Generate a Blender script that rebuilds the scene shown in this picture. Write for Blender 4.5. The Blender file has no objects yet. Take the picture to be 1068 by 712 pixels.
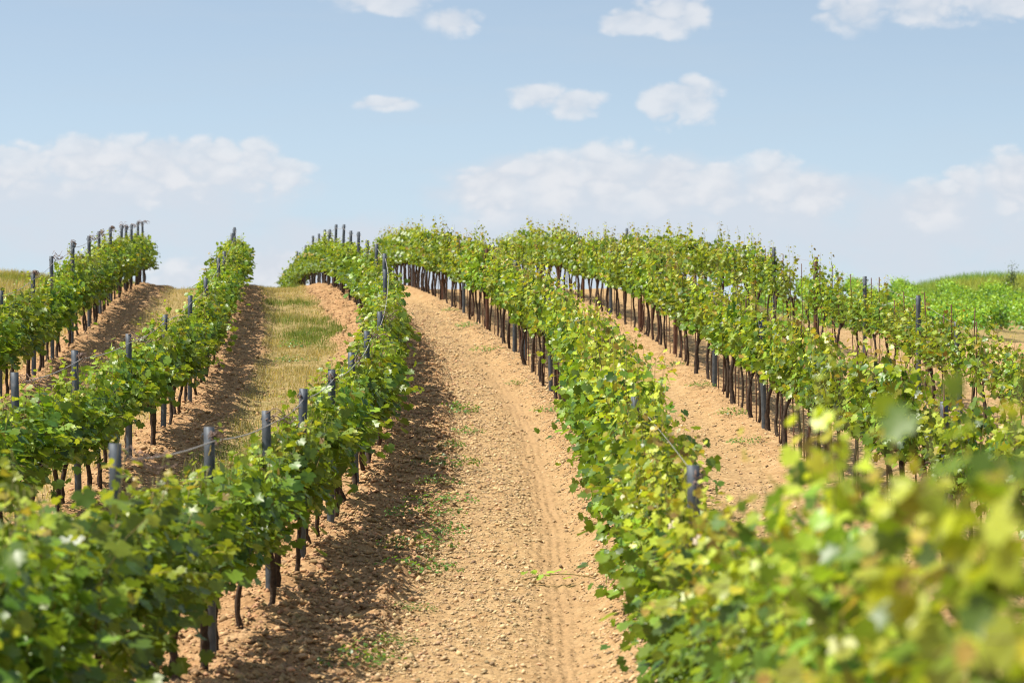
import bpy, math, random
import numpy as np
from mathutils import Vector

random.seed(7)
rng = np.random.default_rng(11)
scene = bpy.context.scene
COL = scene.collection
R = math.radians

# ------------------------------------------------------------------ camera
F_PX, W_PX, CX, CY = 3000.0, 1068.0, 534.0, 356.0
cam_data = bpy.data.cameras.new("camera")
cam_data.sensor_width = 36.0
cam_data.lens = 36.0 * F_PX / W_PX
cam_data.clip_start = 0.05
cam_data.clip_end = 3000
cam_data.dof.use_dof = True
cam_data.dof.focus_distance = 34.0
cam_data.dof.aperture_fstop = 3.7
cam = bpy.data.objects.new("camera", cam_data)
cam.location = (0, 0, 0)
cam.rotation_euler = (R(90), 0, 0)
COL.objects.link(cam)
scene.camera = cam

# ------------------------------------------------------------------ sun and sky
SUN_EL, SUN_AZ = 59.0, -98.0          # azimuth measured from +Y towards +X (negative: from the west side)
sun_dir = Vector((math.sin(R(SUN_AZ)) * math.cos(R(SUN_EL)), math.cos(R(SUN_AZ)) * math.cos(R(SUN_EL)), math.sin(R(SUN_EL))))
sun_data = bpy.data.lights.new("sun", 'SUN')
sun_data.energy = 5.0
sun_data.angle = R(0.55)
sun_data.color = (1.0, 0.94, 0.84)
sun = bpy.data.objects.new("sun", sun_data)
sun.rotation_euler = (-sun_dir).to_track_quat('-Z', 'Y').to_euler()
COL.objects.link(sun)

world = bpy.data.worlds.new("World")
scene.world = world
world.use_nodes = True
nt = world.node_tree
N, L = nt.nodes, nt.links
N.clear()


def math_node(tree, op, a, b=None, c=None, clamp=False):
    n = tree.nodes.new('ShaderNodeMath')
    n.operation = op
    n.use_clamp = clamp
    for i, v in enumerate((a, b, c)):
        if v is None:
            continue
        if isinstance(v, (int, float)):
            n.inputs[i].default_value = v
        else:
            tree.links.new(v, n.inputs[i])
    return n.outputs[0]


def build_sky():
    M = lambda op, a, b=None, c=None, clamp=False: math_node(nt, op, a, b, c, clamp)
    out = N.new('ShaderNodeOutputWorld')
    bg = N.new('ShaderNodeBackground')
    bg.inputs['Strength'].default_value = 0.112
    tc = N.new('ShaderNodeTexCoord')
    sep = N.new('ShaderNodeSeparateXYZ')
    L.new(tc.outputs['Generated'], sep.inputs[0])
    x, y, z = sep.outputs
    az = M('ARCTAN2', x, y)
    el = M('ARCSINE', z)
    # sky colour (looked up a little higher so that the low sky keeps its blue)
    comb = N.new('ShaderNodeCombineXYZ')
    L.new(x, comb.inputs[0]); L.new(y, comb.inputs[1])
    L.new(M('ADD', M('MULTIPLY', z, 1.6), 0.10), comb.inputs[2])
    nrm = N.new('ShaderNodeVectorMath'); nrm.operation = 'NORMALIZE'
    L.new(comb.outputs[0], nrm.inputs[0])
    sky = N.new('ShaderNodeTexSky')
    sky.sky_type = 'NISHITA'
    sky.sun_disc = False
    sky.sun_elevation = R(SUN_EL)
    sky.sun_rotation = R(SUN_AZ)
    sky.air_density = 1.0
    sky.dust_density = 0.6
    sky.ozone_density = 1.2
    L.new(nrm.outputs[0], sky.inputs[0])
    # clouds in direction space, units of milliradians (1 px of the photo = 1/3 mrad)
    def fbm(scale_a, scale_e, detail, rough, off):
        c = N.new('ShaderNodeCombineXYZ')
        L.new(M('MULTIPLY', az, scale_a), c.inputs[0])
        L.new(M('MULTIPLY', el, scale_e), c.inputs[1])
        c.inputs[2].default_value = off
        n = N.new('ShaderNodeTexNoise')
        n.inputs['Scale'].default_value = 1.0
        n.inputs['Detail'].default_value = detail
        n.inputs['Roughness'].default_value = rough
        L.new(c.outputs[0], n.inputs['Vector'])
        return M('SUBTRACT', n.outputs['Fac'], 0.5)
    n_big = fbm(62, 105, 7, 0.58, 3.1)
    n_streak = fbm(14, 90, 5, 0.6, 1.7)

    n_a = fbm(58, 95, 2, 0.5, 8.4)
    n_b = fbm(150, 215, 5, 0.6, 2.6)
    n_soft = fbm(70, 130, 4, 0.5, 5.2)
    billow = M('SUBTRACT', M('ADD', M('MULTIPLY', M('ABSOLUTE', n_a), 3.6), M('MULTIPLY', M('ABSOLUTE', n_b), 1.3)), 0.44)

    def blobs(rows, rough, lo, hi, dn_k=1.0, fade=None):
        acc = acc2 = None
        for px, py, rx, ry_up, ry_dn in rows:
            a0, e0 = (px - CX) / F_PX, (CY - py) / F_PX
            da = M('MULTIPLY', M('SUBTRACT', az, a0), F_PX / rx)
            de = M('SUBTRACT', el, e0)
            up = M('MULTIPLY', M('MAXIMUM', de, 0.0), F_PX / ry_up)
            dn = M('MULTIPLY', M('MINIMUM', de, 0.0), F_PX / ry_dn / dn_k)
            side = M('MULTIPLY', da, da)
            low = M('MULTIPLY_ADD', dn, dn, side)
            v = M('SUBTRACT', 1.0, M('MULTIPLY_ADD', up, up, low))
            acc = v if acc is None else M('SMOOTH_MAX', acc, v, 0.2)
            if fade:
                v2 = M('SUBTRACT', 1.0, low)
                acc2 = v2 if acc2 is None else M('SMOOTH_MAX', acc2, v2, 0.2)
        v = M('ADD', acc, rough)
        mr = N.new('ShaderNodeMapRange')
        mr.interpolation_type = 'SMOOTHSTEP'
        mr.inputs['From Min'].default_value = lo
        mr.inputs['From Max'].default_value = hi
        L.new(v, mr.inputs['Value'])
        if not fade:
            return mr.outputs[0]
        m2 = N.new('ShaderNodeMapRange')
        m2.interpolation_type = 'SMOOTHSTEP'
        m2.inputs['From Min'].default_value = fade[0]
        m2.inputs['From Max'].default_value = fade[1]
        L.new(M('ADD', acc2, M('MULTIPLY', n_soft, 1.3)), m2.inputs['Value'])
        return M('MULTIPLY', mr.outputs[0], m2.outputs[0])

    # soft grey decks, then the brighter heads of the cumulus
    deck = blobs([(150, 195, 190, 50, 90), (60, 205, 200, 42, 90), (640, 205, 215, 52, 110), (780, 210, 190, 42, 110), (960, 225, 150, 38, 90),
                  (560, 190, 120, 34, 90), (1060, 200, 90, 40, 110), (-250, 200, 190, 50, 90), (1400, 210, 240, 60, 90), (-700, 190, 250, 60, 90), (420, 260, 330, 42, 90)],
                 M('MULTIPLY', n_big, 1.5), -0.1, 1.0)
    heads = blobs([(20, 168, 60, 20, 34), (95, 162, 70, 22, 40), (165, 160, 60, 20, 40), (225, 160, 50, 20, 38), (268, 162, 34, 22, 40), (300, 178, 36, 14, 26),
                   (510, 190, 60, 20, 40), (578, 175, 52, 26, 45), (635, 170, 62, 30, 50), (695, 182, 56, 22, 42), (745, 186, 40, 18, 40), (803, 178, 38, 26, 44),
                   (848, 194, 44, 16, 36), (970, 205, 44, 24, 34), (1052, 180, 40, 26, 40), (1000, 190, 26, 16, 20),
                   (690, 104, 30, 20, 22), (722, 99, 36, 22, 26), (560, 98, 40, 12, 14), (600, 106, 38, 14, 16), (470, 22, 36, 16, 14), (400, 2, 70, 12, 12),
                   (660, 22, 46, 14, 14), (700, 12, 48, 24, 20), (890, 14, 44, 22, 22), (960, 8, 70, 22, 22), (1040, 6, 60, 22, 20), (402, 108, 46, 8, 8), (285, 282, 64, 24, 50),
                   (190, 290, 60, 22, 40), (1500, 120, 150, 40, 30), (-500, 110, 160, 40, 30)],
                  billow, -0.05, 0.7, 1.5, (-0.15, 1.05))
    streak = N.new('ShaderNodeMapRange')
    streak.interpolation_type = 'SMOOTHSTEP'
    streak.inputs['From Min'].default_value = -0.08
    streak.inputs['From Max'].default_value = 0.25
    L.new(n_streak, streak.inputs['Value'])

    def mix(fac, a, b):
        m = N.new('ShaderNodeMix'); m.data_type = 'RGBA'
        if isinstance(fac, float):
            m.inputs['Factor'].default_value = fac
        else:
            L.new(fac, m.inputs['Factor'])
        for s, v in ((m.inputs[6], a), (m.inputs[7], b)):
            if isinstance(v, tuple):
                s.default_value = v
            else:
                L.new(v, s)
        return m.outputs[2]
    hsv = N.new('ShaderNodeHueSaturation')
    hsv.inputs['Saturation'].default_value = 1.0
    hsv.inputs['Value'].default_value = 1.0
    L.new(mix(1.0, sky.outputs[0], (1.42, 1.22, 1.01, 1)), hsv.inputs['Color'])
    hsv.inputs['Color'].links[0].from_node.blend_type = 'MULTIPLY'
    c = mix(M('MULTIPLY', streak.outputs[0], 0.16), hsv.outputs[0], SKYC['streak'])
    # pale band of far air low down
    hz = N.new('ShaderNodeMapRange')
    hz.interpolation_type = 'SMOOTHSTEP'
    hz.inputs['From Min'].default_value = 0.085
    hz.inputs['From Max'].default_value = 0.015
    hz.inputs['To Max'].default_value = 0.55
    L.new(el, hz.inputs['Value'])
    c = mix(hz.outputs[0], c, SKYC['low'])
    c = mix(M('MULTIPLY', deck, 0.8), c, SKYC['deck'])
    bel = N.new('ShaderNodeMapRange')
    bel.inputs['From Min'].default_value = -0.45
    bel.inputs['From Max'].default_value = 0.25
    L.new(M('ADD', billow, M('MULTIPLY', n_soft, 1.2)), bel.inputs['Value'])
    c = mix(M('MULTIPLY', heads, 0.74), c, mix(bel.outputs[0], SKYC['belly'], SKYC['head']))
    L.new(c, bg.inputs['Color'])
    L.new(bg.outputs[0], out.inputs[0])


SKYC = {'streak': (3.45, 4.0, 4.6, 1), 'low': (3.3, 3.95, 4.75, 1), 'deck': (4.2, 4.5, 4.98, 1), 'head': (5.2, 5.25, 5.42, 1), 'belly': (4.3, 4.55, 4.95, 1)}
build_sky()
vs = scene.view_settings
vs.view_transform = 'Standard'
vs.look = 'None'
vs.exposure = 0.53
vs.gamma = 1.0
vs.use_curve_mapping = False
scene.cycles.max_bounces = 6
scene.cycles.diffuse_bounces = 3
scene.cycles.transmission_bounces = 3
scene.cycles.transparent_max_bounces = 6
scene.cycles.use_denoising = True
scene.cycles.filter_width = 1.05

# ------------------------------------------------------------------ numeric helpers
def hash2(ix, iy, seed):
    h = (ix.astype(np.int64) * 374761393 + iy.astype(np.int64) * 668265263 + seed * 1274126177) & 0xFFFFFFFF
    h = ((h ^ (h >> 13)) * 1274126177) & 0xFFFFFFFF
    h = h ^ (h >> 16)
    return (h & 0xFFFFFF) / float(0xFFFFFF)


def vnoise(x, y, seed=0):
    x0, y0 = np.floor(x), np.floor(y)
    fx, fy = x - x0, y - y0
    fx, fy = fx * fx * (3 - 2 * fx), fy * fy * (3 - 2 * fy)
    a, b = hash2(x0, y0, seed), hash2(x0 + 1, y0, seed)
    c, d = hash2(x0, y0 + 1, seed), hash2(x0 + 1, y0 + 1, seed)
    return (a * (1 - fx) + b * fx) * (1 - fy) + (c * (1 - fx) + d * fx) * fy


def fbm2(x, y, octaves=4, seed=0, gain=0.5):
    s, a, t = 0.0, 1.0, 0.0
    for k in range(octaves):
        s = s + a * vnoise(x * 2 ** k + 17.3 * k, y * 2 ** k - 9.1 * k, seed + k)
        t += a
        a *= gain
    return s / t


def sstep(a, b, v):
    t = np.clip((v - a) / (b - a), 0, 1)
    return t * t * (3 - 2 * t)


class Curve:
    """smooth interpolation through control points"""
    def __init__(self, pts, smooth=2.0):
        pts = sorted(pts)
        self.d = np.arange(-40, 900, 0.5)
        v = np.interp(self.d, [p[0] for p in pts], [p[1] for p in pts])
        k = np.exp(-0.5 * (np.arange(-12, 12.5, 0.5) / smooth) ** 2)
        k /= k.sum()
        vp = np.concatenate([np.full(24, v[0]), v, np.full(24, v[-1])])
        self.v = np.convolve(vp, k, 'valid')

    def __call__(self, d):
        return np.interp(d, self.d, self.v)


P_MID = Curve([(-40, -1.5), (0, -1.68), (5, -1.82), (10, -2.05), (15, -2.27), (19.6, -2.30), (21, -2.22), (23.4, -2.06), (25.6, -1.94), (28.6, -1.77), (32.6, -1.54),
               (37.5, -1.26), (41.7, -0.98), (50.8, -0.30), (61.2, 0.40), (71.4, 1.02), (81, 1.42), (88, 1.60), (96, 1.68), (106, 1.5), (120, 0.8), (160, -2), (250, -9), (600, -28), (900, -40)], 1.8)
P_LEFT = Curve([(-40, -1.5), (0, -1.6), (20, -2.0), (32, -1.4), (41, -0.85), (50, -0.1), (61, 0.65), (71, 1.25), (81, 1.75), (92, 2.1), (104, 2.1), (130, 1.4), (200, -4), (600, -26), (900, -40)], 2.5)
P_RIGHT = Curve([(-40, -1.5), (0, -1.8), (20, -2.3), (28, -2.0), (37.5, -1.5), (44, -1.05), (50, -0.58), (54, -0.27), (58.2, 0.0), (65, -0.22), (72, -0.28), (81, -0.12), (100, 0.35), (120, 1.2), (136, 1.95), (148, 1.95), (160, 1.9), (176, 1.2), (230, -2), (600, -26), (900, -40)], 2.5)

ROW_A = Curve([(-40, -7.2), (30, -7.2), (41.7, -7.35), (50, -7.8), (57.7, -8.4), (71, -9.7), (85, -11.0), (95, -12.0), (115, -14)], 2.5)
ROW_B = Curve([(-40, -4.9), (15, -4.7), (20, -4.5), (25, -4.36), (32.6, -4.36), (36.6, -4.44), (41, -4.57), (45, -4.82), (52, -5.35), (58, -5.78), (70, -6.75), (85, -8.2), (95, -9.3), (115, -11.5)], 2.0)
ROW_C = Curve([(-40, -2.2), (10, -2.15), (15, -2.12), (19.6, -2.0), (25, -1.72), (32, -1.62), (37.5, -1.7), (45, -1.95), (50.8, -2.25), (61, -3.1), (71, -4.1), (81, -5.15), (88, -5.75), (95, -6.5), (105, -7.8), (115, -9.2), (140, -12)], 2.0)
ROW_D = Curve([(-40, 1.0), (0, 1.0), (15, 0.97), (20, 1.08), (28, 1.04), (37, 0.85), (41.7, 0.68), (50.8, 0.07), (61, -0.85), (71, -1.85), (81, -2.8), (88, -3.45), (95, -4.2), (105, -5.4), (120, -7)], 2.0)
ROW_E = Curve([(-40, 4.2), (5, 4.1), (15, 3.9), (24, 3.65), (29, 3.46), (37.5, 3.3), (44, 3.12), (50, 2.85), (62, 2.15), (73, 1.3), (85, 0.3), (92, -0.5), (100, -1.5), (120, -3.5)], 2.0)
ROW_F = Curve([(-40, 7.0), (15, 6.8), (24, 6.5), (37.5, 6.32), (46, 6.25), (50, 6.1), (53.6, 5.8), (62, 5.1), (73, 4.25), (85, 3.2), (95, 2.2), (120, 0)], 2.0)
ROWS = {'A': ROW_A, 'B': ROW_B, 'C': ROW_C, 'D': ROW_D, 'E': ROW_E, 'F': ROW_F}


def smooth_ground(x, d):
    """height of the land without clods"""
    m = P_MID(d)
    wl = sstep(0.6, 4.5, ROW_A(d) - x)
    wr = sstep(-2.0, 2.5 + 2.5 * sstep(52, 62, d), x - ROW_F(d) + 0.4 - 1.5 * sstep(52, 62, d)) * sstep(18, 40, d)
    z = m * (1 - wl - wr) + P_LEFT(d) * wl + P_RIGHT(d) * wr
    z = z - np.clip(x - 16.5 * d / 136, 0, 14) * 0.05 * sstep(90, 120, d) * sstep(147, 139, d)
    z = z + 1.15 * sstep(18.5, 26, x) * sstep(140, 158, d) * sstep(190, 172, d)
    far = sstep(170, 330, d)
    z = z + (fbm2(x * 0.09, d * 0.09, 3, 40) - 0.5) * 0.22 * sstep(3, 12, np.abs(x + 1)) + far * (fbm2(x * 0.01, d * 0.01, 3, 44) - 0.5) * 4
    return z


def zones(x, d):
    """0..1 masks: berm height, rough tilled soil, grass, rut, smooth track"""
    A, B, C, D, E, Fr = (ROWS[k](d) for k in 'ABCDEF')
    near = np.min(np.abs(np.stack([x - r for r in (A, B, C, D, E, Fr)])), axis=0)
    w = (fbm2(x * 0.9, d * 0.35, 3, 5) - 0.5) * 0.5
    berm = np.exp(-(near / 0.36) ** 2)
    # tilled strips beside the left rows
    till = sstep(1.0, 0.78, np.abs(x - C - 0.06) + w * 0.5)
    till = np.maximum(till, sstep(0.9, 0.65, np.abs(x - B - 0.05) + w))
    till = np.maximum(till, sstep(0.9, 0.65, np.abs(x - A - 0.1) + w))
    till = np.maximum(till, sstep(0.45, 0.25, np.abs(x - D)) * 0.5)
    till = np.maximum(till, sstep(0.55, 0.3, np.abs(x - E)) * 0.5)
    g_bc = sstep(0.62, 0.85, x - B + w) * sstep(0.6, 0.85, C - x + w)
    g_ab = sstep(0.7, 0.95, x - A + w) * sstep(0.25, 0.5, B - x + w)
    g_l = sstep(0.35, 0.9, A - x + w)
    g_r = sstep(1.6, 3.2, x - Fr + w * 3) * sstep(58, 70, d) + sstep(140, 150, d)
    grass = np.clip(np.maximum(np.maximum(g_bc, g_ab * 0.8), np.maximum(g_l, g_r)), 0, 1)
    rut = np.exp(-(((x - (D - 0.63 - 0.06 * np.sin(d * 0.11))) / 0.22) ** 2)) * sstep(62, 45, d)
    rut2 = np.exp(-(((x - (E - 0.75)) / 0.15) ** 2)) * 0.5 + np.exp(-(((x - (C + 1.35)) / 0.14) ** 2)) * 0.35
    track = sstep(1.0, 1.3, x - C) * sstep(0.15, 0.4, D - x)
    return berm, till, grass, rut, rut2, track


def ground(x, d):
    x, d = np.asarray(x, float), np.asarray(d, float)
    berm, till, grass, rut, rut2, track = zones(x, d)
    z = smooth_ground(x, d) + 0.09 * berm + 0.08 * till
    z = z + till * (1 - grass) * ((fbm2(x * 5, d * 4, 4, 21, 0.6) - 0.5) * 0.16 + (fbm2(x * 1.3, d * 2.4, 2, 27) - 0.5) * 0.10)
    z = z + (1 - till) * (fbm2(x * 7, d * 6, 3, 22, 0.6) - 0.5) * 0.045
    z = z - 0.045 * rut - 0.025 * rut2 + 0.006 * rut * np.sin(d * 2 * math.pi / 0.16 + 18 * np.abs(x - ROW_D(d) + .63))
    z = z + 0.007 * rut * np.cos((x - ROW_D(d) + .63 + .02 * np.sin(d * 1.3)) * 2 * math.pi / 0.088)
    return z


# ------------------------------------------------------------------ mesh helpers
def np_mesh(name, verts, faces, mats=(), mat_idx=None, cols=None, smooth=False):
    """verts (n,3); faces: list of (m,k) int arrays (k may differ between arrays)"""
    me = bpy.data.meshes.new(name)
    verts = np.asarray(verts, np.float32)
    if not isinstance(faces, list):
        faces = [faces]
    faces = [np.asarray(f, np.int32) for f in faces if len(f)]
    loops = np.concatenate([f.ravel() for f in faces])
    sizes = np.concatenate([np.full(len(f), f.shape[1], np.int32) for f in faces])
    starts = np.concatenate([[0], np.cumsum(sizes)[:-1]]).astype(np.int32)
    me.vertices.add(len(verts)); me.vertices.foreach_set('co', verts.ravel())
    me.loops.add(len(loops)); me.loops.foreach_set('vertex_index', loops)
    me.polygons.add(len(sizes))
    me.polygons.foreach_set('loop_start', starts)
    me.polygons.foreach_set('loop_total', sizes)
    for m in mats:
        me.materials.append(m)
    if mat_idx is not None:
        me.polygons.foreach_set('material_index', np.asarray(mat_idx, np.int32))
    if cols is not None:
        for key, arr in cols.items():
            arr = np.asarray(arr, np.float32)
            if arr.shape[1] == 3:
                arr = np.concatenate([arr, np.ones((len(arr), 1), np.float32)], 1)
            a = me.attributes.new(key, 'FLOAT_COLOR', 'POINT')
            a.data.foreach_set('color', arr.ravel())
    if smooth:
        me.polygons.foreach_set('use_smooth', np.ones(len(sizes), bool))
    me.update(calc_edges=True)
    return me


def tube(path, radii, sides=6, seed=0, rough=0.0):
    """returns verts, quads for a tube along path"""
    path = np.asarray(path, float)
    n = len(path)
    radii = np.broadcast_to(np.asarray(radii, float), (n,))
    tan = np.gradient(path, axis=0)
    tan /= np.linalg.norm(tan, axis=1)[:, None] + 1e-9
    ref = np.where(np.abs(tan[:, 2:3]) > 0.85, np.array([[1.0, 0, 0]]), np.array([[0, 0, 1.0]]))
    a = np.cross(tan, ref); a /= np.linalg.norm(a, axis=1)[:, None] + 1e-9
    b = np.cross(tan, a)
    th = np.arange(sides) * 2 * math.pi / sides
    rr = radii[:, None] * np.ones((1, sides))
    if rough:
        r2 = np.random.default_rng(seed)
        rr = rr * (1 + rough * (r2.random((n, sides)) - 0.5) * 2)
    v = path[:, None, :] + rr[..., None] * (np.cos(th)[None, :, None] * a[:, None, :] + np.sin(th)[None, :, None] * b[:, None, :])
    v = v.reshape(-1, 3)
    i = np.arange(n - 1)[:, None] * sides
    j = np.arange(sides)[None, :]
    q = np.stack([i + j, i + (j + 1) % sides, i + sides + (j + 1) % sides, i + sides + j], -1).reshape(-1, 4)
    # caps: one fan vertex each end
    v = np.concatenate([v, path[:1], path[-1:]])
    c0, c1 = len(v) - 2, len(v) - 1
    t0 = np.stack([np.full(sides, c0), (np.arange(sides) + 1) % sides, np.arange(sides)], -1)
    base = (n - 1) * sides
    t1 = np.stack([np.full(sides, c1), base + np.arange(sides), base + (np.arange(sides) + 1) % sides], -1)
    return v, q, np.concatenate([t0, t1])


class Soup:
    def __init__(self):
        self.v, self.q, self.t, self.cq, self.ct, self.col, self.n = [], [], [], [], [], [], 0

    def add(self, v, q=None, t=None, mi=0, col=None):
        self.v.append(v)
        if q is not None and len(q):
            self.q.append(q + self.n); self.cq.append(np.full(len(q), mi))
        if t is not None and len(t):
            self.t.append(t + self.n); self.ct.append(np.full(len(t), mi))
        if col is not None:
            self.col.append(np.broadcast_to(np.asarray(col, float), (len(v), 3)) if np.ndim(col) == 1 else col)
        self.n += len(v)

    def tube(self, path, radii, sides=6, mi=0, col=None, seed=0, rough=0.0):
        v, q, t = tube(path, radii, sides, seed, rough)
        self.add(v, q, t, mi, col)

    def mesh(self, name, mats, smooth=False):
        f, m = [], []
        if self.q:
            f.append(np.concatenate(self.q)); m.append(np.concatenate(self.cq))
        if self.t:
            f.append(np.concatenate(self.t)); m.append(np.concatenate(self.ct))
        cols = {'Col': np.concatenate(self.col)} if self.col else None
        return np_mesh(name, np.concatenate(self.v), f, mats, np.concatenate(m), cols, smooth)


def link(name, data, parent=None, loc=None, rz=0.0):
    o = bpy.data.objects.new(name, data)
    COL.objects.link(o)
    if parent is not None:
        o.parent = parent
    if loc is not None:
        o.location = loc
    o.rotation_euler.z = rz
    return o


def tag(o, label=None, cat=None, group=None, kind=None):
    if label: o['label'] = label
    if cat: o['category'] = cat
    if group: o['group'] = group
    if kind: o['kind'] = kind
    return o


# ------------------------------------------------------------------ materials
def new_mat(name):
    m = bpy.data.materials.new(name)
    m.use_nodes = True
    t = m.node_tree
    return m, t, t.nodes['Principled BSDF']


def noise(t, scale, detail=4, rough=0.55, coord='Object', vec=None):
    n = t.nodes.new('ShaderNodeTexNoise')
    n.inputs['Scale'].default_value = scale
    n.inputs['Detail'].default_value = detail
    n.inputs['Roughness'].default_value = rough
    if vec is None:
        tc = t.nodes.new('ShaderNodeTexCoord')
        vec = tc.outputs[coord]
    t.links.new(vec, n.inputs['Vector'])
    return n.outputs['Fac']


def ramp(t, fac, stops):
    r = t.nodes.new('ShaderNodeValToRGB')
    e = r.color_ramp.elements
    while len(e) < len(stops):
        e.new(0.5)
    for el, (p, c) in zip(e, stops):
        el.position = p
        el.color = (*c, 1)
    t.links.new(fac, r.inputs['Fac'])
    return r.outputs['Color']


def mixc(t, fac, a, b, mode='MIX'):
    m = t.nodes.new('ShaderNodeMix')
    m.data_type = 'RGBA'
    m.blend_type = mode
    for s, v in ((m.inputs['Factor'], fac), (m.inputs[6], a), (m.inputs[7], b)):
        if isinstance(v, (int, float)):
            s.default_value = v
        elif isinstance(v, tuple):
            s.default_value = (*v[:3], 1)
        else:
            t.links.new(v, s)
    return m.outputs[2]


def bump(t, bsdf, h, dist=0.02, strength=0.6):
    b = t.nodes.new('ShaderNodeBump')
    b.inputs['Distance'].default_value = dist
    b.inputs['Strength'].default_value = strength
    t.links.new(h, b.inputs['Height'])
    t.links.new(b.outputs['Normal'], bsdf.inputs['Normal'])


def leaf_material(name, trans=0.33, rough=0.40, spec=0.47):
    m, t, p = new_mat(name)
    at = t.nodes.new('ShaderNodeAttribute'); at.attribute_name = 'Col'
    oi = t.nodes.new('ShaderNodeObjectInfo')
    hs = t.nodes.new('ShaderNodeHueSaturation')
    t.links.new(at.outputs['Color'], hs.inputs['Color'])
    t.links.new(math_node(t, 'MULTIPLY_ADD', oi.outputs['Random'], 0.03, 0.487), hs.inputs['Hue'])
    t.links.new(math_node(t, 'MULTIPLY_ADD', oi.outputs['Random'], 0.34, 0.84), hs.inputs['Value'])
    # paler underside
    geo = t.nodes.new('ShaderNodeNewGeometry')
    col = mixc(t, math_node(t, 'MULTIPLY', geo.outputs['Backfacing'], 0.3), hs.outputs[0], (0.20, 0.30, 0.085))
    t.links.new(col, p.inputs['Base Color'])
    p.inputs['Roughness'].default_value = rough
    p.inputs['Specular IOR Level'].default_value = spec
    tr = t.nodes.new('ShaderNodeBsdfTranslucent')
    tcol = mixc(t, 1.0, col, (2.0, 1.7, 0.5), 'MULTIPLY')
    t.links.new(tcol, tr.inputs['Color'])
    mx = t.nodes.new('ShaderNodeMixShader')
    mx.inputs[0].default_value = trans
    t.links.new(p.outputs[0], mx.inputs[1]); t.links.new(tr.outputs[0], mx.inputs[2])
    t.links.new(mx.outputs[0], t.nodes['Material Output'].inputs['Surface'])
    return m


M_LEAF = leaf_material('vine_leaf')
M_GRASS = leaf_material('grass_blade', 0.3, 0.6, 0.2)


def simple(name, stops, scale, rough=0.8, bump_d=0.0, bump_s=40, metallic=0.0, spec=0.3, coord='Object'):
    m, t, p = new_mat(name)
    n = noise(t, scale, 5, 0.6, coord)
    t.links.new(ramp(t, n, stops), p.inputs['Base Color'])
    p.inputs['Roughness'].default_value = rough
    p.inputs['Metallic'].default_value = metallic
    p.inputs['Specular IOR Level'].default_value = spec
    if bump_d:
        bump(t, p, noise(t, bump_s, 4, 0.6, coord), bump_d)
    return m


M_STEM = simple('green_shoot', [(0.3, (0.16, 0.19, 0.05)), (0.7, (0.24, 0.15, 0.06))], 9, 0.6)
M_BARK = simple('vine_bark', [(0.25, (0.022, 0.014, 0.010)), (0.55, (0.058, 0.038, 0.026)), (0.8, (0.13, 0.095, 0.068))], 22, 0.9, 0.012, 60)
M_STEEL = simple('weathered_galvanised_steel', [(0.3, (0.05, 0.055, 0.06)), (0.45, (0.085, 0.10, 0.118)), (0.6, (0.12, 0.135, 0.15)), (0.72, (0.20, 0.205, 0.21))], 17, 0.55, 0.0, 40, 0.35, 0.4)
M_RUST = simple('rusty_steel', [(0.3, (0.06, 0.03, 0.022)), (0.55, (0.13, 0.06, 0.035)), (0.8, (0.19, 0.15, 0.13))], 12, 0.8, 0.003, 60)
M_WIRE = simple('trellis_wire_steel', [(0.3, (0.30, 0.28, 0.26)), (0.7, (0.45, 0.41, 0.36))], 3, 0.5, 0, 40, 0.2)
M_DRY = simple('dry_cane', [(0.3, (0.16, 0.10, 0.08)), (0.7, (0.33, 0.24, 0.19))], 20, 0.85)


def soil_material():
    m, t, p = new_mat('vineyard_soil')
    at = t.nodes.new('ShaderNodeAttribute'); at.attribute_name = 'zone'
    sp = t.nodes.new('ShaderNodeSeparateColor')
    t.links.new(at.outputs['Color'], sp.inputs[0])
    till, grass, rut = sp.outputs
    tc = t.nodes.new('ShaderNodeTexCoord')
    big = noise(t, 0.7, 4, 0.6)
    mid = noise(t, 6, 5, 0.65)
    fine = noise(t, 38, 4, 0.7)
    pale = ramp(t, mid, [(0.28, (0.28, 0.165, 0.072)), (0.5, (0.425, 0.287, 0.138)), (0.72, (0.55, 0.39, 0.21))])
    red = ramp(t, mid, [(0.28, (0.25, 0.135, 0.06)), (0.5, (0.39, 0.235, 0.115)), (0.74, (0.53, 0.36, 0.195))])
    c = mixc(t, till, pale, red)
    c = mixc(t, math_node(t, 'MULTIPLY', big, 0.35), c, (0.40, 0.23, 0.10))
    c = mixc(t, math_node(t, 'MULTIPLY', rut, 0.75), c, (0.39, 0.25, 0.125))
    gcol = ramp(t, noise(t, 2.2, 4, 0.6), [(0.35, (0.15, 0.15, 0.04)), (0.55, (0.34, 0.26, 0.11)), (0.75, (0.42, 0.31, 0.15))])
    c = mixc(t, math_node(t, 'MULTIPLY', grass, 0.75), c, gcol)
    c = mixc(t, 0.5, c, ramp(t, fine, [(0.3, (0.35, 0.33, 0.3)), (0.5, (0.5, 0.5, 0.5)), (0.75, (0.72, 0.7, 0.66))]), 'OVERLAY')
    t.links.new(c, p.inputs['Base Color'])
    p.inputs['Roughness'].default_value = 0.95
    p.inputs['Specular IOR Level'].default_value = 0.12
    v = t.nodes.new('ShaderNodeTexVoronoi')
    v.inputs['Scale'].default_value = 16
    t.links.new(tc.outputs['Object'], v.inputs['Vector'])
    h = math_node(t, 'ADD', math_node(t, 'MULTIPLY', fine, 0.6), math_node(t, 'SUBTRACT', 0.5, v.outputs['Distance']))
    bump(t, p, h, 0.035, 0.8)
    return m


M_SOIL = soil_material()


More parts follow.
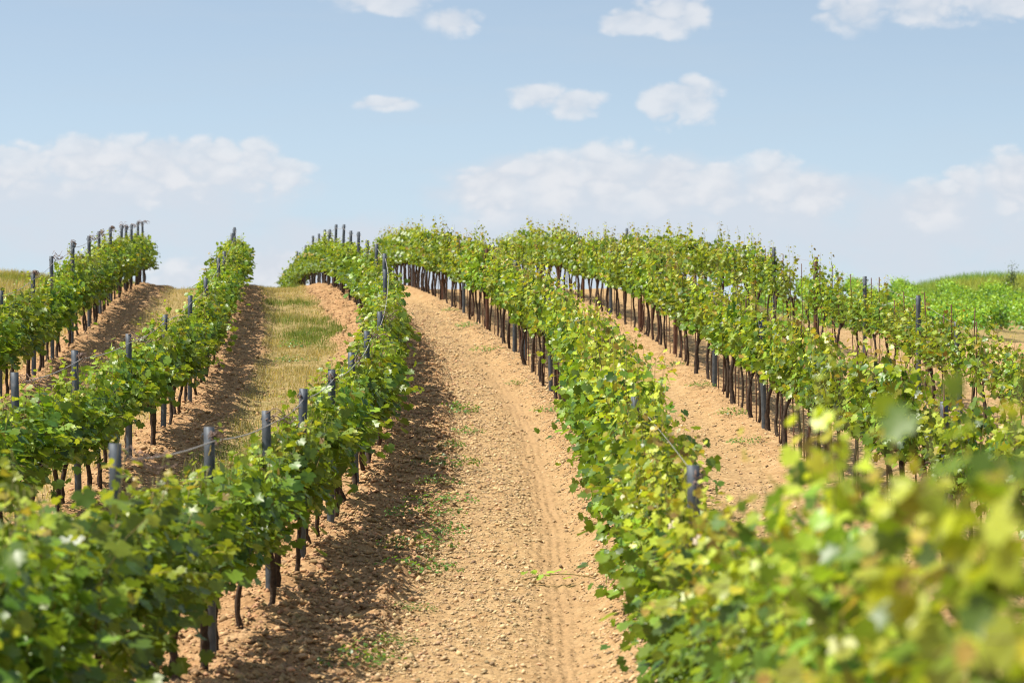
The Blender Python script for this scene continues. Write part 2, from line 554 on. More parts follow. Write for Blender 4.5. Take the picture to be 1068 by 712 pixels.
def stone_material():
    m, t, p = new_mat('limestone_chips')
    at = t.nodes.new('ShaderNodeAttribute'); at.attribute_name = 'Col'
    c = mixc(t, 0.4, at.outputs['Color'], ramp(t, noise(t, 30, 3, 0.6), [(0.3, (0.35, 0.35, 0.35)), (0.7, (0.62, 0.62, 0.62))]), 'OVERLAY')
    t.links.new(c, p.inputs['Base Color'])
    p.inputs['Roughness'].default_value = 0.9
    p.inputs['Specular IOR Level'].default_value = 0.2
    return m


M_STONE = stone_material()

# ------------------------------------------------------------------ ground: one sheet, dense where the camera looks
def build_ground():
    ds = [-40, -25, -12, -5, 0, 2, 4, 6, 8]
    d = 9.0
    while d < 112:
        ds.append(d); d *= 1.0042
    while d < 900:
        ds.append(d); d *= 1.035
    ds = np.array(ds)
    xs = np.concatenate([-np.geomspace(500, 13.6, 46), np.arange(-13.4, -0.2, 0.065), np.arange(-0.2, 0.72, 0.022), np.arange(0.72, 11.0, 0.065), np.geomspace(11.1, 500, 60)])
    X, D = np.meshgrid(xs, ds)
    Z = ground(X, D)
    v = np.stack([X, D, Z], -1).reshape(-1, 3)
    nx, nd = len(xs), len(ds)
    i = np.arange(nd - 1)[:, None] * nx + np.arange(nx - 1)[None, :]
    q = np.stack([i, i + 1, i + nx + 1, i + nx], -1).reshape(-1, 4)
    berm, till, grass, rut, rut2, track = zones(X, D)
    zone = np.stack([till, grass, np.clip(rut + rut2, 0, 1)], -1).reshape(-1, 3)
    me = np_mesh('ground', v, q, [M_SOIL], None, {'zone': zone}, True)
    tag(link('ground', me), kind='structure')


build_ground()


def gz(x, d):
    return float(ground(np.array([x]), np.array([d]))[0])


# ------------------------------------------------------------------ gravel and clods
def build_stones(name, x, d, size, col, seed):
    r = np.random.default_rng(seed)
    n = len(x)
    ico = np.array([[0, 0, 1], [.9, 0, .1], [-.45, .78, .1], [-.45, -.78, .1], [.45, .78, -.2], [-.9, 0, -.2], [.45, -.78, -.2], [0, 0, -.7]])
    tri = np.array([[0, 1, 4], [0, 4, 2], [0, 2, 5], [0, 5, 3], [0, 3, 6], [0, 6, 1], [7, 4, 1], [7, 2, 4], [7, 5, 2], [7, 3, 5], [7, 6, 3], [7, 1, 6]])
    a = r.random(n) * 6.283
    sc = np.stack([size * r.uniform(.7, 1.3, n), size * r.uniform(.7, 1.3, n), size * r.uniform(.4, .85, n)], -1)
    p = ico[None] * (1 + r.uniform(-.28, .28, (n, 8, 1))) * sc[:, None, :]
    ca, sa = np.cos(a)[:, None], np.sin(a)[:, None]
    px, py = p[..., 0] * ca - p[..., 1] * sa, p[..., 0] * sa + p[..., 1] * ca
    tilt = r.uniform(-.5, .5, (n, 1))
    pz = p[..., 2] + px * tilt
    z = ground(x, d)
    v = np.stack([px + x[:, None], py + d[:, None], pz + z[:, None] + size[:, None] * 0.18], -1).reshape(-1, 3)
    f = (tri[None] + (np.arange(n) * 8)[:, None, None]).reshape(-1, 3)
    c = np.repeat(col, 8, axis=0)
    me = np_mesh(name, v, f, [M_STONE], None, {'Col': c})
    return link(name, me)


def scatter_gravel():
    r = np.random.default_rng(5)
    n = 150000
    d = 13 * (70 / 13) ** (r.random(n) ** 0.9)
    C, D, E, Fr, B = ROW_C(d), ROW_D(d), ROW_E(d), ROW_F(d), ROW_B(d)
    u = r.random(n)
    zone = r.choice(3, n, p=[0.62, 0.25, 0.13])
    x = np.where(zone == 0, C + 0.9 + u * (D - C - 0.9), np.where(zone == 1, D + u * (E - D), E + u * (Fr - E)))
    size = np.clip(r.lognormal(-5.0, 0.65, n), 0.004, 0.034)
    rut = zones(x, d)[3]
    keep = r.random(n) > rut * 0.9
    keep &= (vnoise(x * 1.2, d * 0.8, 77) * 0.7 + r.random(n) * 0.6) > 0.45
    x, d, size = x[keep], d[keep], size[keep]
    base = np.array([[0.47, 0.335, 0.185]]) * r.uniform(0.5, 1.6, (len(x), 1)) * (1 + r.uniform(-.06, .06, (len(x), 3)))
    tag(build_stones('gravel', x, d, size, base, 6), 'pale stony chips strewn over the bare dirt track and alleys', 'gravel', kind='stuff')
    # darker clods of tilled earth along the left rows
    n = 70000
    d = 16 * (80 / 16) ** (r.random(n) ** 0.9)
    A, B, C = ROW_A(d), ROW_B(d), ROW_C(d)
    zone = r.choice(4, n, p=[0.55, 0.2, 0.15, 0.1])
    g = r.normal(0, 1, n)
    x = np.where(zone == 0, C + 0.45 + 0.36 * g, np.where(zone == 1, B + 0.3 + 0.4 * g, np.where(zone == 2, A + 0.4 + 0.4 * g, C - 0.5 + 0.3 * g)))
    size = np.clip(r.lognormal(-4.4, 0.6, n), 0.005, 0.045)
    base = np.array([[0.41, 0.255, 0.13]]) * r.uniform(0.6, 1.5, (n, 1)) * (1 + r.uniform(-.08, .08, (n, 3)))
    tag(build_stones('earth_clod_rubble', x, d, size, base, 8), 'crumbly reddish clods of tilled earth along the vine rows', 'soil clods', kind='stuff')


scatter_gravel()


# ------------------------------------------------------------------ blades of grass
def build_blades(name, x, d, h, w, col, seed, label, lean=0.45):
    r = np.random.default_rng(seed)
    n = len(x)
    z = ground(x, d) - 0.01
    a = r.random(n) * 6.283
    la = r.random(n) * 6.283
    ln = h * r.uniform(0.1, lean, n)
    bx, by = np.cos(a) * w / 2, np.sin(a) * w / 2
    lx, ly = np.cos(la) * ln, np.sin(la) * ln
    v = np.empty((n, 5, 3))
    v[:, 0] = np.stack([x - bx, d - by, z], -1)
    v[:, 1] = np.stack([x + bx, d + by, z], -1)
    v[:, 2] = np.stack([x - bx * .7 + lx * .4, d - by * .7 + ly * .4, z + h * .6], -1)
    v[:, 3] = np.stack([x + bx * .7 + lx * .4, d + by * .7 + ly * .4, z + h * .6], -1)
    v[:, 4] = np.stack([x + lx, d + ly, z + h], -1)
    k = (np.arange(n) * 5)[:, None]
    q = k + np.array([[0, 1, 3, 2]])
    t = k + np.array([[2, 3, 4]])
    me = np_mesh(name, v.reshape(-1, 3), [q, t], [M_GRASS], None, {'Col': np.repeat(col, 5, axis=0)})
    return tag(link(name, me), label, 'grass', kind='stuff')


TAN, STRAW, GREEN, LUSH = np.array([.40, .32, .17]), np.array([.53, .45, .27]), np.array([.15, .205, .05]), np.array([.09, .20, .03])


def grass_all():
    r = np.random.default_rng(9)
    # between the two left alleys
    n = 190000
    d = 22 * (98 / 22) ** r.random(n)
    which = r.random(n) * 1.12
    A, B, C = ROW_A(d), ROW_B(d), ROW_C(d)
    x = np.where(which < .72, B + .5 + r.random(n) * (C - B - 1.0), A + .5 + r.random(n) * (B - A - .7))
    g = zones(x, d)[2]
    patch = fbm2(x * .55, d * .16, 3, 61)
    keep = r.random(n) < g * np.clip(0.15 + (fbm2(x * 1.3, d * .5, 3, 66) - .3) * 2.2, 0.05, 1)
    x, d, patch, which = x[keep], d[keep], patch[keep], which[keep]
    n = len(x)
    gr = sstep(.48, .62, patch + r.normal(0, .05, n))
    gr = np.where(which < .72, gr, gr * 0.25)[:, None]
    col = (TAN * .6 + STRAW * .4) * (1 - gr) + GREEN * gr
    col = col * r.uniform(.65, 1.3, (n, 1))
    clump = fbm2(x * 2.3, d * 1.6, 2, 69)
    h = r.uniform(.025, .10, n) * (1 + gr[:, 0] * .5) * (.35 + 1.5 * clump ** 1.5)
    build_blades('grass', x, d, h, r.uniform(.006, .014, n), col, 3, 'short half-dry grass in the alley strips between the left vine rows')
    # bank on the left beyond the first row
    n = 60000
    d = r.uniform(34, 112, n)
    A = ROW_A(d)
    x = A - .4 - r.random(n) ** 1.3 * 9
    patch = fbm2(x * .3, d * .12, 3, 71)
    gr = sstep(.42, .6, patch)[:, None]
    col = (STRAW * .75 + np.array([.36, .34, .09]) * .25) * (1 - gr) + np.array([.24, .27, .06]) * gr
    col = col * r.uniform(.7, 1.25, (n, 1))
    build_blades('meadow_grass', x, d, r.uniform(.08, .30, n), r.uniform(.01, .022, n), col, 4, 'tall yellowing grass on the bank beyond the outermost left vine row')
    # bank on the right beyond the green field
    n = 52000
    d = r.uniform(141, 172, n)
    x = r.uniform(14, 36, n)
    keep = r.random(n) < sstep(19.5, 24, x + r.normal(0, .8, n))
    x, d = x[keep], d[keep]
    n = len(x)
    gr = sstep(.4, .6, fbm2(x * .25, d * .1, 3, 73))[:, None]
    col = (np.array([.36, .40, .09])) * (1 - gr) + np.array([.21, .34, .06]) * gr
    col = col * r.uniform(.7, 1.25, (n, 1))
    build_blades('bank_grass', x, d, r.uniform(.3, .95, n), r.uniform(.025, .05, n), col, 5, 'tall rough grass on the bank behind the green field')


grass_all()

# ------------------------------------------------------------------ vine leaves
def leaf_outline(level):
    if level == 'high':
        ang = [0, 20, 42, 62, 84, 112, 140, 166]
        rad = [1.0, .74, .90, .60, .80, .62, .58, .42]
    elif level == 'mid':
        ang = [0, 38, 80, 130]
        rad = [1.0, .82, .76, .58]
    else:
        ang = [0, 75]
        rad = [1.0, .78]
    pts = [(math.cos(R(a)) * q, math.sin(R(a)) * q) for a, q in zip(ang, rad)]
    pts.append((-0.10, 0.0))
    pts += [(x, -y) for x, y in reversed(pts[1:-1])]
    return np.array(pts)


def leaf_geo(P, T, Nn, S, C, level, r, cup=0.22):
    """leaves at P with tip direction T, normal N, size S, colour C; returns verts, tris, cols"""
    o = leaf_outline(level)
    k = len(o)
    n = len(P)
    Nn = Nn / (np.linalg.norm(Nn, axis=1)[:, None] + 1e-9)
    T = T - Nn * (T * Nn).sum(1)[:, None]
    T = T / (np.linalg.norm(T, axis=1)[:, None] + 1e-9)
    B = np.cross(Nn, T)
    ox = np.concatenate([[0.12], o[:, 0]])
    oy = np.concatenate([[0.0], o[:, 1]])
    ox = ox + 0.35
    fold = r.uniform(-.1, 1.2, (n, 1)) * cup
    droop = r.uniform(-.1, .6, (n, 1)) * cup
    oz = fold * np.abs(oy)[None] - droop * (ox[None] ** 2) * .7 + r.normal(0, .045, (n, k + 1))
    s = S[:, None, None]
    v = P[:, None] + s * (ox[None, :, None] * T[:, None] + oy[None, :, None] * B[:, None] + oz[..., None] * Nn[:, None])
    tri = np.stack([np.zeros(k, int), 1 + np.arange(k), 1 + (np.arange(k) + 1) % k], -1)
    f = (tri[None] + (np.arange(n) * (k + 1))[:, None, None]).reshape(-1, 3)
    return v.reshape(-1, 3), f, np.repeat(C, k + 1, axis=0)


OLD, MIDC, YOUNG = np.array([.056, .122, .011]), np.array([.205, .325, .022]), np.array([.40, .47, .042])
BRONZE, YELLOW = np.array([.31, .225, .05]), np.array([.38, .35, .035])


def vine_foliage(seed, style, level, top=1.45, nshoot=15, extra=150, half=0.62, leaf=0.070, low=0.62, wide=0.17):
    """canes rising from the cordon with leaves along them; local x along the row, z up"""
    r = np.random.default_rng(seed)
    P, T, Nn, S, C = [], [], [], [], []
    soup = Soup()
    early = {'near': .30, 'green': -.14}.get(style, .06)
    tips = {'near': (0.16, 0.45), 'green': (0.04, 0.12), 'bronze': (0.14, 0.24), 'field': (0.0, 0.12)}[style]
    for i in range(nshoot):
        x0 = (i + .5 + r.uniform(-.5, .5)) / nshoot * 2 * half - half
        side = r.choice([-1, 1])
        ln = (top - .72) * (r.uniform(.78, 1.10) if style == 'green' else r.uniform(.62, 1.14))
        if r.random() < (.16 if style == 'green' else .24):
            ln *= 1.3
        lean_y = side * abs(r.normal(.04, .08))
        lean_x = r.normal(0, .16)
        m = 9
        s = np.linspace(0, 1, m)
        z = .72 + ln * (s - .12 * s ** 2 * abs(lean_y) * 5)
        path = np.stack([x0 + lean_x * s + r.normal(0, .012, m).cumsum(), r.normal(0, .05) + lean_y * (s ** 1.3) * 1.6 + r.normal(0, .01, m).cumsum(), z], -1)
        if r.random() < (.20 if low < .7 else .07):   # a cane that flops outward and hangs
            path[:, 1] += side * .22 * s ** 1.5
            path[:, 2] -= .5 * ln * s ** 2.4
        if level != 'low':
            soup.tube(path, np.linspace(.0045, .0018, m), 3, 1, (.2, .2, .06))
        nl = int(round(ln / .052))
        tt = (np.arange(nl) + r.uniform(.1, .9, nl)) / nl
        pos = np.stack([np.interp(tt, s, path[:, k]) for k in range(3)], -1)
        alt = np.where(np.arange(nl) % 2 == 0, 1, -1) * 1.0
        az = r.normal(0, .7, nl)
        outy = np.where(r.random(nl) < .5, alt, side) * np.cos(az)
        outx = np.sin(az) * alt
        pet = r.uniform(.04, .11, nl) * (1 - .6 * tt)
        out = np.stack([outx, outy, r.uniform(-.2, .5, nl)], -1)
        pos = pos + out * pet[:, None]
        P.append(pos)
        T.append(out * .8 + np.array([0, 0, -.65]) + r.normal(0, .35, (nl, 3)))
        Nn.append(out * .55 + np.array([0, 0, .7]) + r.normal(0, .5, (nl, 3)))
        S.append(leaf * r.uniform(.75, 1.25, nl) * np.where(tt > .72, 1 - (tt - .72) * 2.1, 1))
        col = OLD + (MIDC - OLD) * np.clip(r.normal(.45, .35, nl), 0, 1.2)[:, None]
        yo = np.clip((tt - .45 + early) * 1.7 + r.normal(0, .2, nl), 0, 1)[:, None]
        col = col * (1 - yo) + YOUNG * yo
        br = ((tt > .78) & (r.random(nl) < tips[0] * 2))[:, None]
        col = np.where(br, BRONZE * r.uniform(.7, 1.2, (nl, 1)), col)
        ye = (r.random(nl) < tips[1] * .3 * (tt + .25))[:, None]
        col = np.where(ye, YELLOW * r.uniform(.6, 1.1, (nl, 1)), col)
        C.append(col)
    # laterals and fruit-zone leaves filling the hedge
    n = extra
    z = low + (top - low - .08) * r.beta(1.25, 1.55, n)
    y = r.normal(0, wide, n)
    x = r.uniform(-half, half, n)
    P.append(np.stack([x, y, z], -1))
    sg = np.sign(y + 1e-6)
    out = np.stack([r.normal(0, .5, n), sg * r.uniform(.3, 1, n), r.uniform(-.2, .3, n)], -1)
    T.append(out * .7 + np.array([0, 0, -.8]) + r.normal(0, .3, (n, 3)))
    Nn.append(out * .7 + np.array([0, 0, .6]) + r.normal(0, .5, (n, 3)))
    S.append(leaf * r.uniform(.8, 1.3, n))
    C.append(OLD + (MIDC - OLD) * np.clip(r.normal(.35, .35, n), 0, 1.2)[:, None])
    P, T, Nn, S, C = (np.concatenate(a) for a in (P, T, Nn, S, C))
    if style == 'field':
        C = C * np.array([.82, 1.15, 1.0])
    v, f, c = leaf_geo(P, T, Nn, S, C * r.uniform(.62, 1.32, (len(P), 1)), level, r)
    soup.add(v, None, f, 0, c)
    return soup


def vine_trunk(seed):
    r = np.random.default_rng(seed)
    s = Soup()
    m = 13
    z = np.linspace(-.12, .72, m)
    bend = r.normal(0, .085, 2)
    k = np.linspace(0, 1, m)
    path = np.stack([bend[0] * np.sin(k * 3.1) + .02 * np.cumsum(r.normal(0, .5, m)) * .6, bend[1] * np.sin(k * 2.6 + .4) + .02 * np.cumsum(r.normal(0, .5, m)) * .5, z], -1)
    path[:, :2] -= path[0, :2]
    rad = (.028 - .008 * k + .018 * np.exp(-(k / .12) ** 2) + .016 * np.exp(-((k - 1) / .1) ** 2)) * r.uniform(.8, 1.2)
    s.tube(path, rad, 8, 0, None, seed, .22)
    for sg in (-1, 1):    # the two arms along the wire
        j = np.linspace(0, 1, 7)
        arm = np.stack([path[-1, 0] + sg * (.02 + .44 * j), path[-1, 1] + r.normal(0, .012, 7), path[-1, 2] - .03 + .10 * np.sin(j * 2.2) + r.normal(0, .008, 7)], -1)
        s.tube(arm, np.linspace(.019, .008, 7), 6, 0, None, seed + 3, .2)
    for q in range(r.integers(1, 4)):   # old spurs at the head
        a = r.uniform(0, 6.28)
        sp = np.stack([path[-1] + np.array([math.cos(a) * .05, math.sin(a) * .05, .05]) * t for t in (0, .5, 1, 1.4)])
        s.tube(sp, [.016, .014, .012, .007], 5, 0, None, seed + 9 + q, .2)
    return s.mesh('trunk', [M_BARK], True)


FOLIAGE = {
    'green': [vine_foliage(100 + i, 'green', 'high', 1.56, 16, 200, low=.60, wide=.13).mesh('foliage', [M_LEAF, M_STEM]) for i in range(9)],
    'bronze': [vine_foliage(200 + i, 'bronze', 'high', 1.58, 14, 130, leaf=.060, low=.78, wide=.09).mesh('foliage', [M_LEAF, M_STEM]) for i in range(9)],
    'sparse': [vine_foliage(280 + i, 'bronze', 'high', 1.58, 10, 70, leaf=.058, low=.85, wide=.10).mesh('foliage', [M_LEAF, M_STEM]) for i in range(6)],
    'drooping': [vine_foliage(130 + i, 'green', 'high', 1.56, 17, 290, low=.32, wide=.17).mesh('foliage', [M_LEAF, M_STEM]) for i in range(5)],
    'open': [vine_foliage(260 + i, 'near', 'high', 1.60, 11, 130, leaf=.053, low=.45, wide=.13).mesh('foliage', [M_LEAF, M_STEM]) for i in range(7)],
    'bushy': [vine_foliage(230 + i, 'near', 'high', 1.54, 18, 360, leaf=.059, low=.20, wide=.15).mesh('foliage', [M_LEAF, M_STEM]) for i in range(8)],
}
TRUNKS = [vine_trunk(300 + i) for i in range(9)]

# ------------------------------------------------------------------ row layout
ROW_TEXT = {'A': 'the outermost left row', 'B': 'the second row from the left', 'C': 'the row left of the bare track',
            'D': 'the row right of the bare track', 'E': 'the second row right of the track', 'F': 'the third row right of the track'}
GROUP_TEXT = {'A': 'outermost left row', 'B': 'second row from the left', 'C': 'row left of the track', 'D': 'row right of the track', 'E': 'second row right of the track', 'F': 'third row right of the track'}
POSTS = {
    'A': [41.7, 47.6, 50.2, 53.8, 57.9, 62, 66.7, 71, 75, 79, 83, 87],
    'B': [25, 28.6, 32.6, 36.6, 41, 45.5, 51.8, 58, 64, 70, 76, 82, 87],
    'C': [15.3, 19.6, 21.5, 23.4, 25.7, 28.7, 32.6, 37.5, 46, 50.5, 55, 59.5, 64, 68.5, 73, 77.5, 82, 86.5, 91, 96, 101, 106],
    'D': [15, 24.5, 35, 43, 48.5, 50.8, 57, 63, 69, 75, 81, 87, 92],
    'E': [24, 31, 37.5, 44, 50, 56, 62, 68, 74, 79, 84],
    'F': [40, 44, 50, 53.8, 58.2, 64, 70, 76, 82],
}
# where the tops of the plainly seen posts are: (column, row) in the photo turned into a distance along the row and a height
SEEN = {'A': [(0, 303), (35, 284), (55, 267), (75, 253), (93, 246), (105, 241), (116, 237), (125, 235), (131, 236), (137, 234), (144, 231), (150, 231)],
        'B': [(20, 388), (82, 365), (135, 348), (170, 328), (198, 308), (216, 290), (228, 269), (235, 262), (243, 243), (245, 237)],
        'C': [(123, 462), (220, 445), (282, 428), (313, 405), (345, 385), (371, 367), (384, 345), (397, 325)],
        'D': [(725, 485), (598, 340)],
        'F': [(1002, 335), (959, 308), (902, 288), (851, 268), (808, 258), (654, 238)]}
LIMIT = {'A': (38, 92), 'B': (18, 90), 'C': (11, 40), 'D': (10, 45), 'F': (36, 95)}
POST_H = {}
for key, pts in SEEN.items():
    dd = np.arange(LIMIT[key][0], LIMIT[key][1], .02)
    cols = CX + F_PX * ROWS[key](dd) / dd
    new = []
    for px, py in pts:
        d = float(dd[np.argmin(np.abs(cols - px))])
        if new and d - new[-1] < 1.2:
            d = new[-1] + 1.8
        new.append(round(d, 2))
        POST_H[(key, new[-1])] = (CY - py) / F_PX * d
    lo, hi = min(new), max(new)
    POSTS[key] = sorted(new + [q for q in POSTS[key] if q > hi + 2 or (key in 'DF' and all(abs(q - n) > 3 for n in new))])
SPAN = {'A': (36, 91), 'B': (19.5, 91), 'C': (7.5, 112), 'D': (3.5, 98), 'E': (18, 90), 'F': (35.5, 88)}
HEIGHT = {'A': .92, 'B': .83, 'C': .85, 'D': 1.07, 'E': 1.05, 'F': .94}
STYLE = {'A': 'green', 'B': 'green', 'C': 'green', 'D': 'bronze', 'E': 'bronze', 'F': 'bronze'}
ORD = ('first second third fourth fifth sixth seventh eighth ninth tenth eleventh twelfth thirteenth fourteenth fifteenth sixteenth seventeenth eighteenth '
       'nineteenth twentieth twenty-first twenty-second twenty-third twenty-fourth twenty-fifth').split()


def row_dir(c, d):
    dx = float(c(d + .4) - c(d - .4))
    return math.atan2(.8, dx)


def ordinal(k):
    return ORD[k] if k < len(ORD) else f'{k + 1}th'


# where every vine stands
plants = []
for key, c in ROWS.items():
    d0, d1 = SPAN[key]
    d, seq = d0, {}
    while d < d1:
        dd = d + random.uniform(-.27, .27)
        x = float(c(dd)) + random.uniform(-.04, .04)
        plants.append([key, x, dd])
        d += (.88 if key in 'DE' and d > 30 else 1.0) * math.sin(row_dir(c, d))
plants.sort(key=lambda p: p[2])
INDIVIDUAL = 300


def vine_label(key, d, seen):
    near = [i for i, q in enumerate(POSTS[key]) if q <= d]
    k = (key, near[-1] if near else -1)
    seen[k] = seen.get(k, 0) + 1
    n = ordinal(seen[k] - 1)
    kind = 'bronze-tipped grapevine' if STYLE[key] == 'bronze' else 'leafy green grapevine'
    if k[1] < 0:
        return f'{kind}, {n} at the near end of {ROW_TEXT[key]}'
    return f'{kind}, {n} beyond the {ordinal(k[1])} post of {ROW_TEXT[key]}'


seen = {}
far_vines = []
for n, (key, x, d) in enumerate(plants):
    c = ROWS[key]
    rz = row_dir(c, d) + (math.pi if random.random() < .5 else 0)
    z = gz(x, d) - .03
    hs = HEIGHT[key] * (random.uniform(.88, 1.08) if key != 'D' or d > 13 else random.uniform(.95, 1.02)) * (0.93 if key == 'F' and d < 51 else 1.1 if key == 'F' and d > 57.5 else 1) * ((1.0 - .2 * float(sstep(9, 13, d)) + 0.2 * float(sstep(17, 27, d))) * (1.06 if d < 6.2 else .93 if d < 12.5 else 1) if key == 'D' else 1)
    if n < INDIVIDUAL:
        root = link('grape_vine', None, None, (x, d, z), rz)
        root.scale = (random.uniform(.85, 1.1), random.uniform(.75, 1.15), hs)
        root.rotation_euler.y = random.gauss(0, .05)
        root.rotation_euler.x = random.gauss(0, .03)
        tag(root, vine_label(key, d, seen), 'grapevine', 'grapevines in the ' + GROUP_TEXT[key])
        link('trunk', random.choice(TRUNKS), root)
        if key == 'F' and 54.9 < d < 57.1:      # two stocks that have not leafed out
            root['label'] = root['label'].replace('bronze-tipped grapevine', 'bare leafless vine')
            continue
        link('foliage', random.choice(FOLIAGE[('open' if d < 12.5 else 'bushy' if d < 37 else 'bronze') if key == 'D' else 'sparse' if key == 'F' and d < 57.5 else 'drooping' if key == 'C' and d < 16.6 else STYLE[key]]), root)
    else:
        far_vines.append((STYLE[key], x, d, z, rz, hs))


# ------------------------------------------------------------------ the remaining small far vines and the green field, as one mass
def merge_meshes(parts, name, mats):
    """parts: list of (verts, faces, cols, mat) arrays"""
    s = Soup()
    for v, f, c, mi in parts:
        s.add(v, None, f, mi, c)
    return s.mesh(name, mats)


def soup_arrays(s):
    v = np.concatenate(s.v)
    tri = list(s.t)
    for q in s.q:
        tri += [q[:, [0, 1, 2]], q[:, [0, 2, 3]]]
    return v, np.concatenate(tri), np.concatenate(s.col)


def build_far():
    r = np.random.default_rng(31)
    lib = {'green': [soup_arrays(vine_foliage(400 + i, 'green', 'mid', 1.54, 15, 190, leaf=.070)) for i in range(5)],
           'bronze': [soup_arrays(vine_foliage(420 + i, 'bronze', 'mid', 1.56, 14, 140, leaf=.070, low=.8, wide=.13)) for i in range(5)],
           'field': [soup_arrays(vine_foliage(440 + i, 'field', 'low', 1.22, 11, 90, half=.75, leaf=.085)) for i in range(6)]}
    tl = []
    for k in range(5):
        me = TRUNKS[k]
        co = np.empty(len(me.vertices) * 3, np.float32)
        me.vertices.foreach_get('co', co)
        me.calc_loop_triangles()
        ti = np.empty(len(me.loop_triangles) * 3, np.int32)
        me.loop_triangles.foreach_get('vertices', ti)
        tl.append((co.reshape(-1, 3), ti.reshape(-1, 3)))
    parts = []

    def put(a, x, y, z, rz, hs, mi, tint=1.0):
        v, f = a[0].copy(), a[1]
        v[:, 2] *= hs
        c, s = math.cos(rz), math.sin(rz)
        v = np.stack([v[:, 0] * c - v[:, 1] * s + x, v[:, 0] * s + v[:, 1] * c + y, v[:, 2] + z], -1)
        col = a[2] * tint if len(a) > 2 else np.full((len(v), 3), .06)
        parts.append((v, f, col, mi))
    for style, x, d, z, rz, hs in far_vines:
        put(lib[style][r.integers(5)], x, d, z, rz, hs, 0, r.uniform(.85, 1.15))
        put(tl[r.integers(5)], x, d, z, rz, hs, 1)
    # rows of the green field beyond the third row
    for k in range(15):
        off = 4.2 + 2.5 * k
        d = 68 + k * .8 + r.uniform(0, 2)
        while d < 141:
            x = float(ROW_F(d)) + off + r.normal(0, .06) + .10 * max(0, d - 62) * (1 - k / 30)
            if x / d < .195 and x / d > 0.06 and r.random() < .97:
                z = gz(x, d) - .05
                put(lib['field'][r.integers(6)], x, d, z, math.pi / 2 + r.normal(0, .1), r.uniform(.85, 1.08), 0, r.uniform(.85, 1.2))
            d += 1.25
    me = merge_meshes(parts, 'vineyard_foliage', [M_LEAF, M_BARK])
    tag(link('vineyard_foliage', me), 'far grapevines over the crest and the lush green field behind the third right row', 'vineyard', kind='stuff')


build_far()

# ------------------------------------------------------------------ posts
def channel_post(height, mat, seed):
    """an open C section with lips, extruded, with notches pressed along its edges"""
    w, dp, t = .033, .042, .006
    prof = np.array([(-w, 0), (w, 0), (w, dp), (w - .014, dp), (w - .014, dp - t), (w - t, dp - t), (w - t, t), (-w + t, t), (-w + t, dp - t), (-w + .014, dp - t), (-w + .014, dp), (-w, dp)])
    r = np.random.default_rng(seed)
    zs = np.linspace(-.3, height, 12)
    k = len(prof)
    sway = np.cumsum(r.normal(0, .0015, len(zs)))
    v = np.concatenate([np.column_stack([prof[:, 0] + sway[i], prof[:, 1] + sway[i] * .5, np.full(k, z)]) for i, z in enumerate(zs)])
    i = np.arange(len(zs) - 1)[:, None] * k
    j = np.arange(k)[None]
    q = np.stack([i + j, i + (j + 1) % k, i + k + (j + 1) % k, i + k + j], -1).reshape(-1, 4)
    s = Soup()
    s.add(v, q)
    top = (len(zs) - 1) * k
    cap = np.array([[0, 1, 6, 7], [1, 2, 5, 6], [2, 3, 4, 5], [7, 8, 11, 0], [8, 9, 10, 11]]) + top
    s.q.append(cap); s.cq.append(np.zeros(len(cap), int))
    return s.mesh('profile', [mat])


def hook_mesh():
    s = Soup()
    a = np.linspace(0, 1, 6)
    s.tube(np.stack([.034 + .016 * np.sin(a * 3.1), np.full(6, .02), -.02 + .05 * a], -1), .0035, 5)
    return s.mesh('wire_hook', [M_STEEL], True)


PROFILE = [channel_post(1.0, M_STEEL, 500 + i) for i in range(4)]
RUSTY = [channel_post(1.0, M_RUST, 520 + i) for i in range(2)]
HOOK = hook_mesh()
RIGHT_H = {'D': 1.66, 'E': 1.68, 'F': 1.72}
post_xyz = {}
F_RUSTY = min((q for k, q in POST_H if k == 'F'), key=lambda q: abs(CX + F_PX * float(ROW_F(q)) / q - 851))
for key, ds in POSTS.items():
    c = ROWS[key]
    for i, d in enumerate(ds):
        x = float(c(d))
        z = gz(x, d) - .04
        h = RIGHT_H.get(key, 1.70) * random.uniform(.97, 1.03)
        rusty = (key in 'DEF' and random.random() < .4)
        if key in 'DE':
            h = 1.66 if (key, d) in (('D', 50.8), ('D', 57)) else 1.46
        if key == 'F':
            h, rusty = 1.5, False
        if (key, d) in POST_H:
            h = min(max(POST_H[(key, d)] - z, 1.3), 2.15)
            rusty = key == 'F' and i == [round(q, 2) for q in ds].index(F_RUSTY)
        root = link('trellis_post', None, None, (x, d, z), row_dir(c, d) - math.pi / 2 + random.uniform(-.15, .15))
        root.rotation_euler.x = random.gauss(0, .012)
        root.rotation_euler.y = random.gauss(0, .014)
        mat_word = 'rusty steel post' if rusty else 'grey steel post'
        tag(root, f'{mat_word}, {ordinal(i)} from the near end of {ROW_TEXT[key]}', 'vineyard post', 'trellis posts of the ' + GROUP_TEXT[key])
        p = link('profile', random.choice(RUSTY if rusty else PROFILE), root)
        p.scale.z = h
        for hz in (h - .07, h - .42):
            link('wire_hook', HOOK, root, (0, 0, hz))
            link('wire_hook', HOOK, root, (0, .03, hz), math.pi)
        post_xyz.setdefault(key, []).append((x, d, z, h))

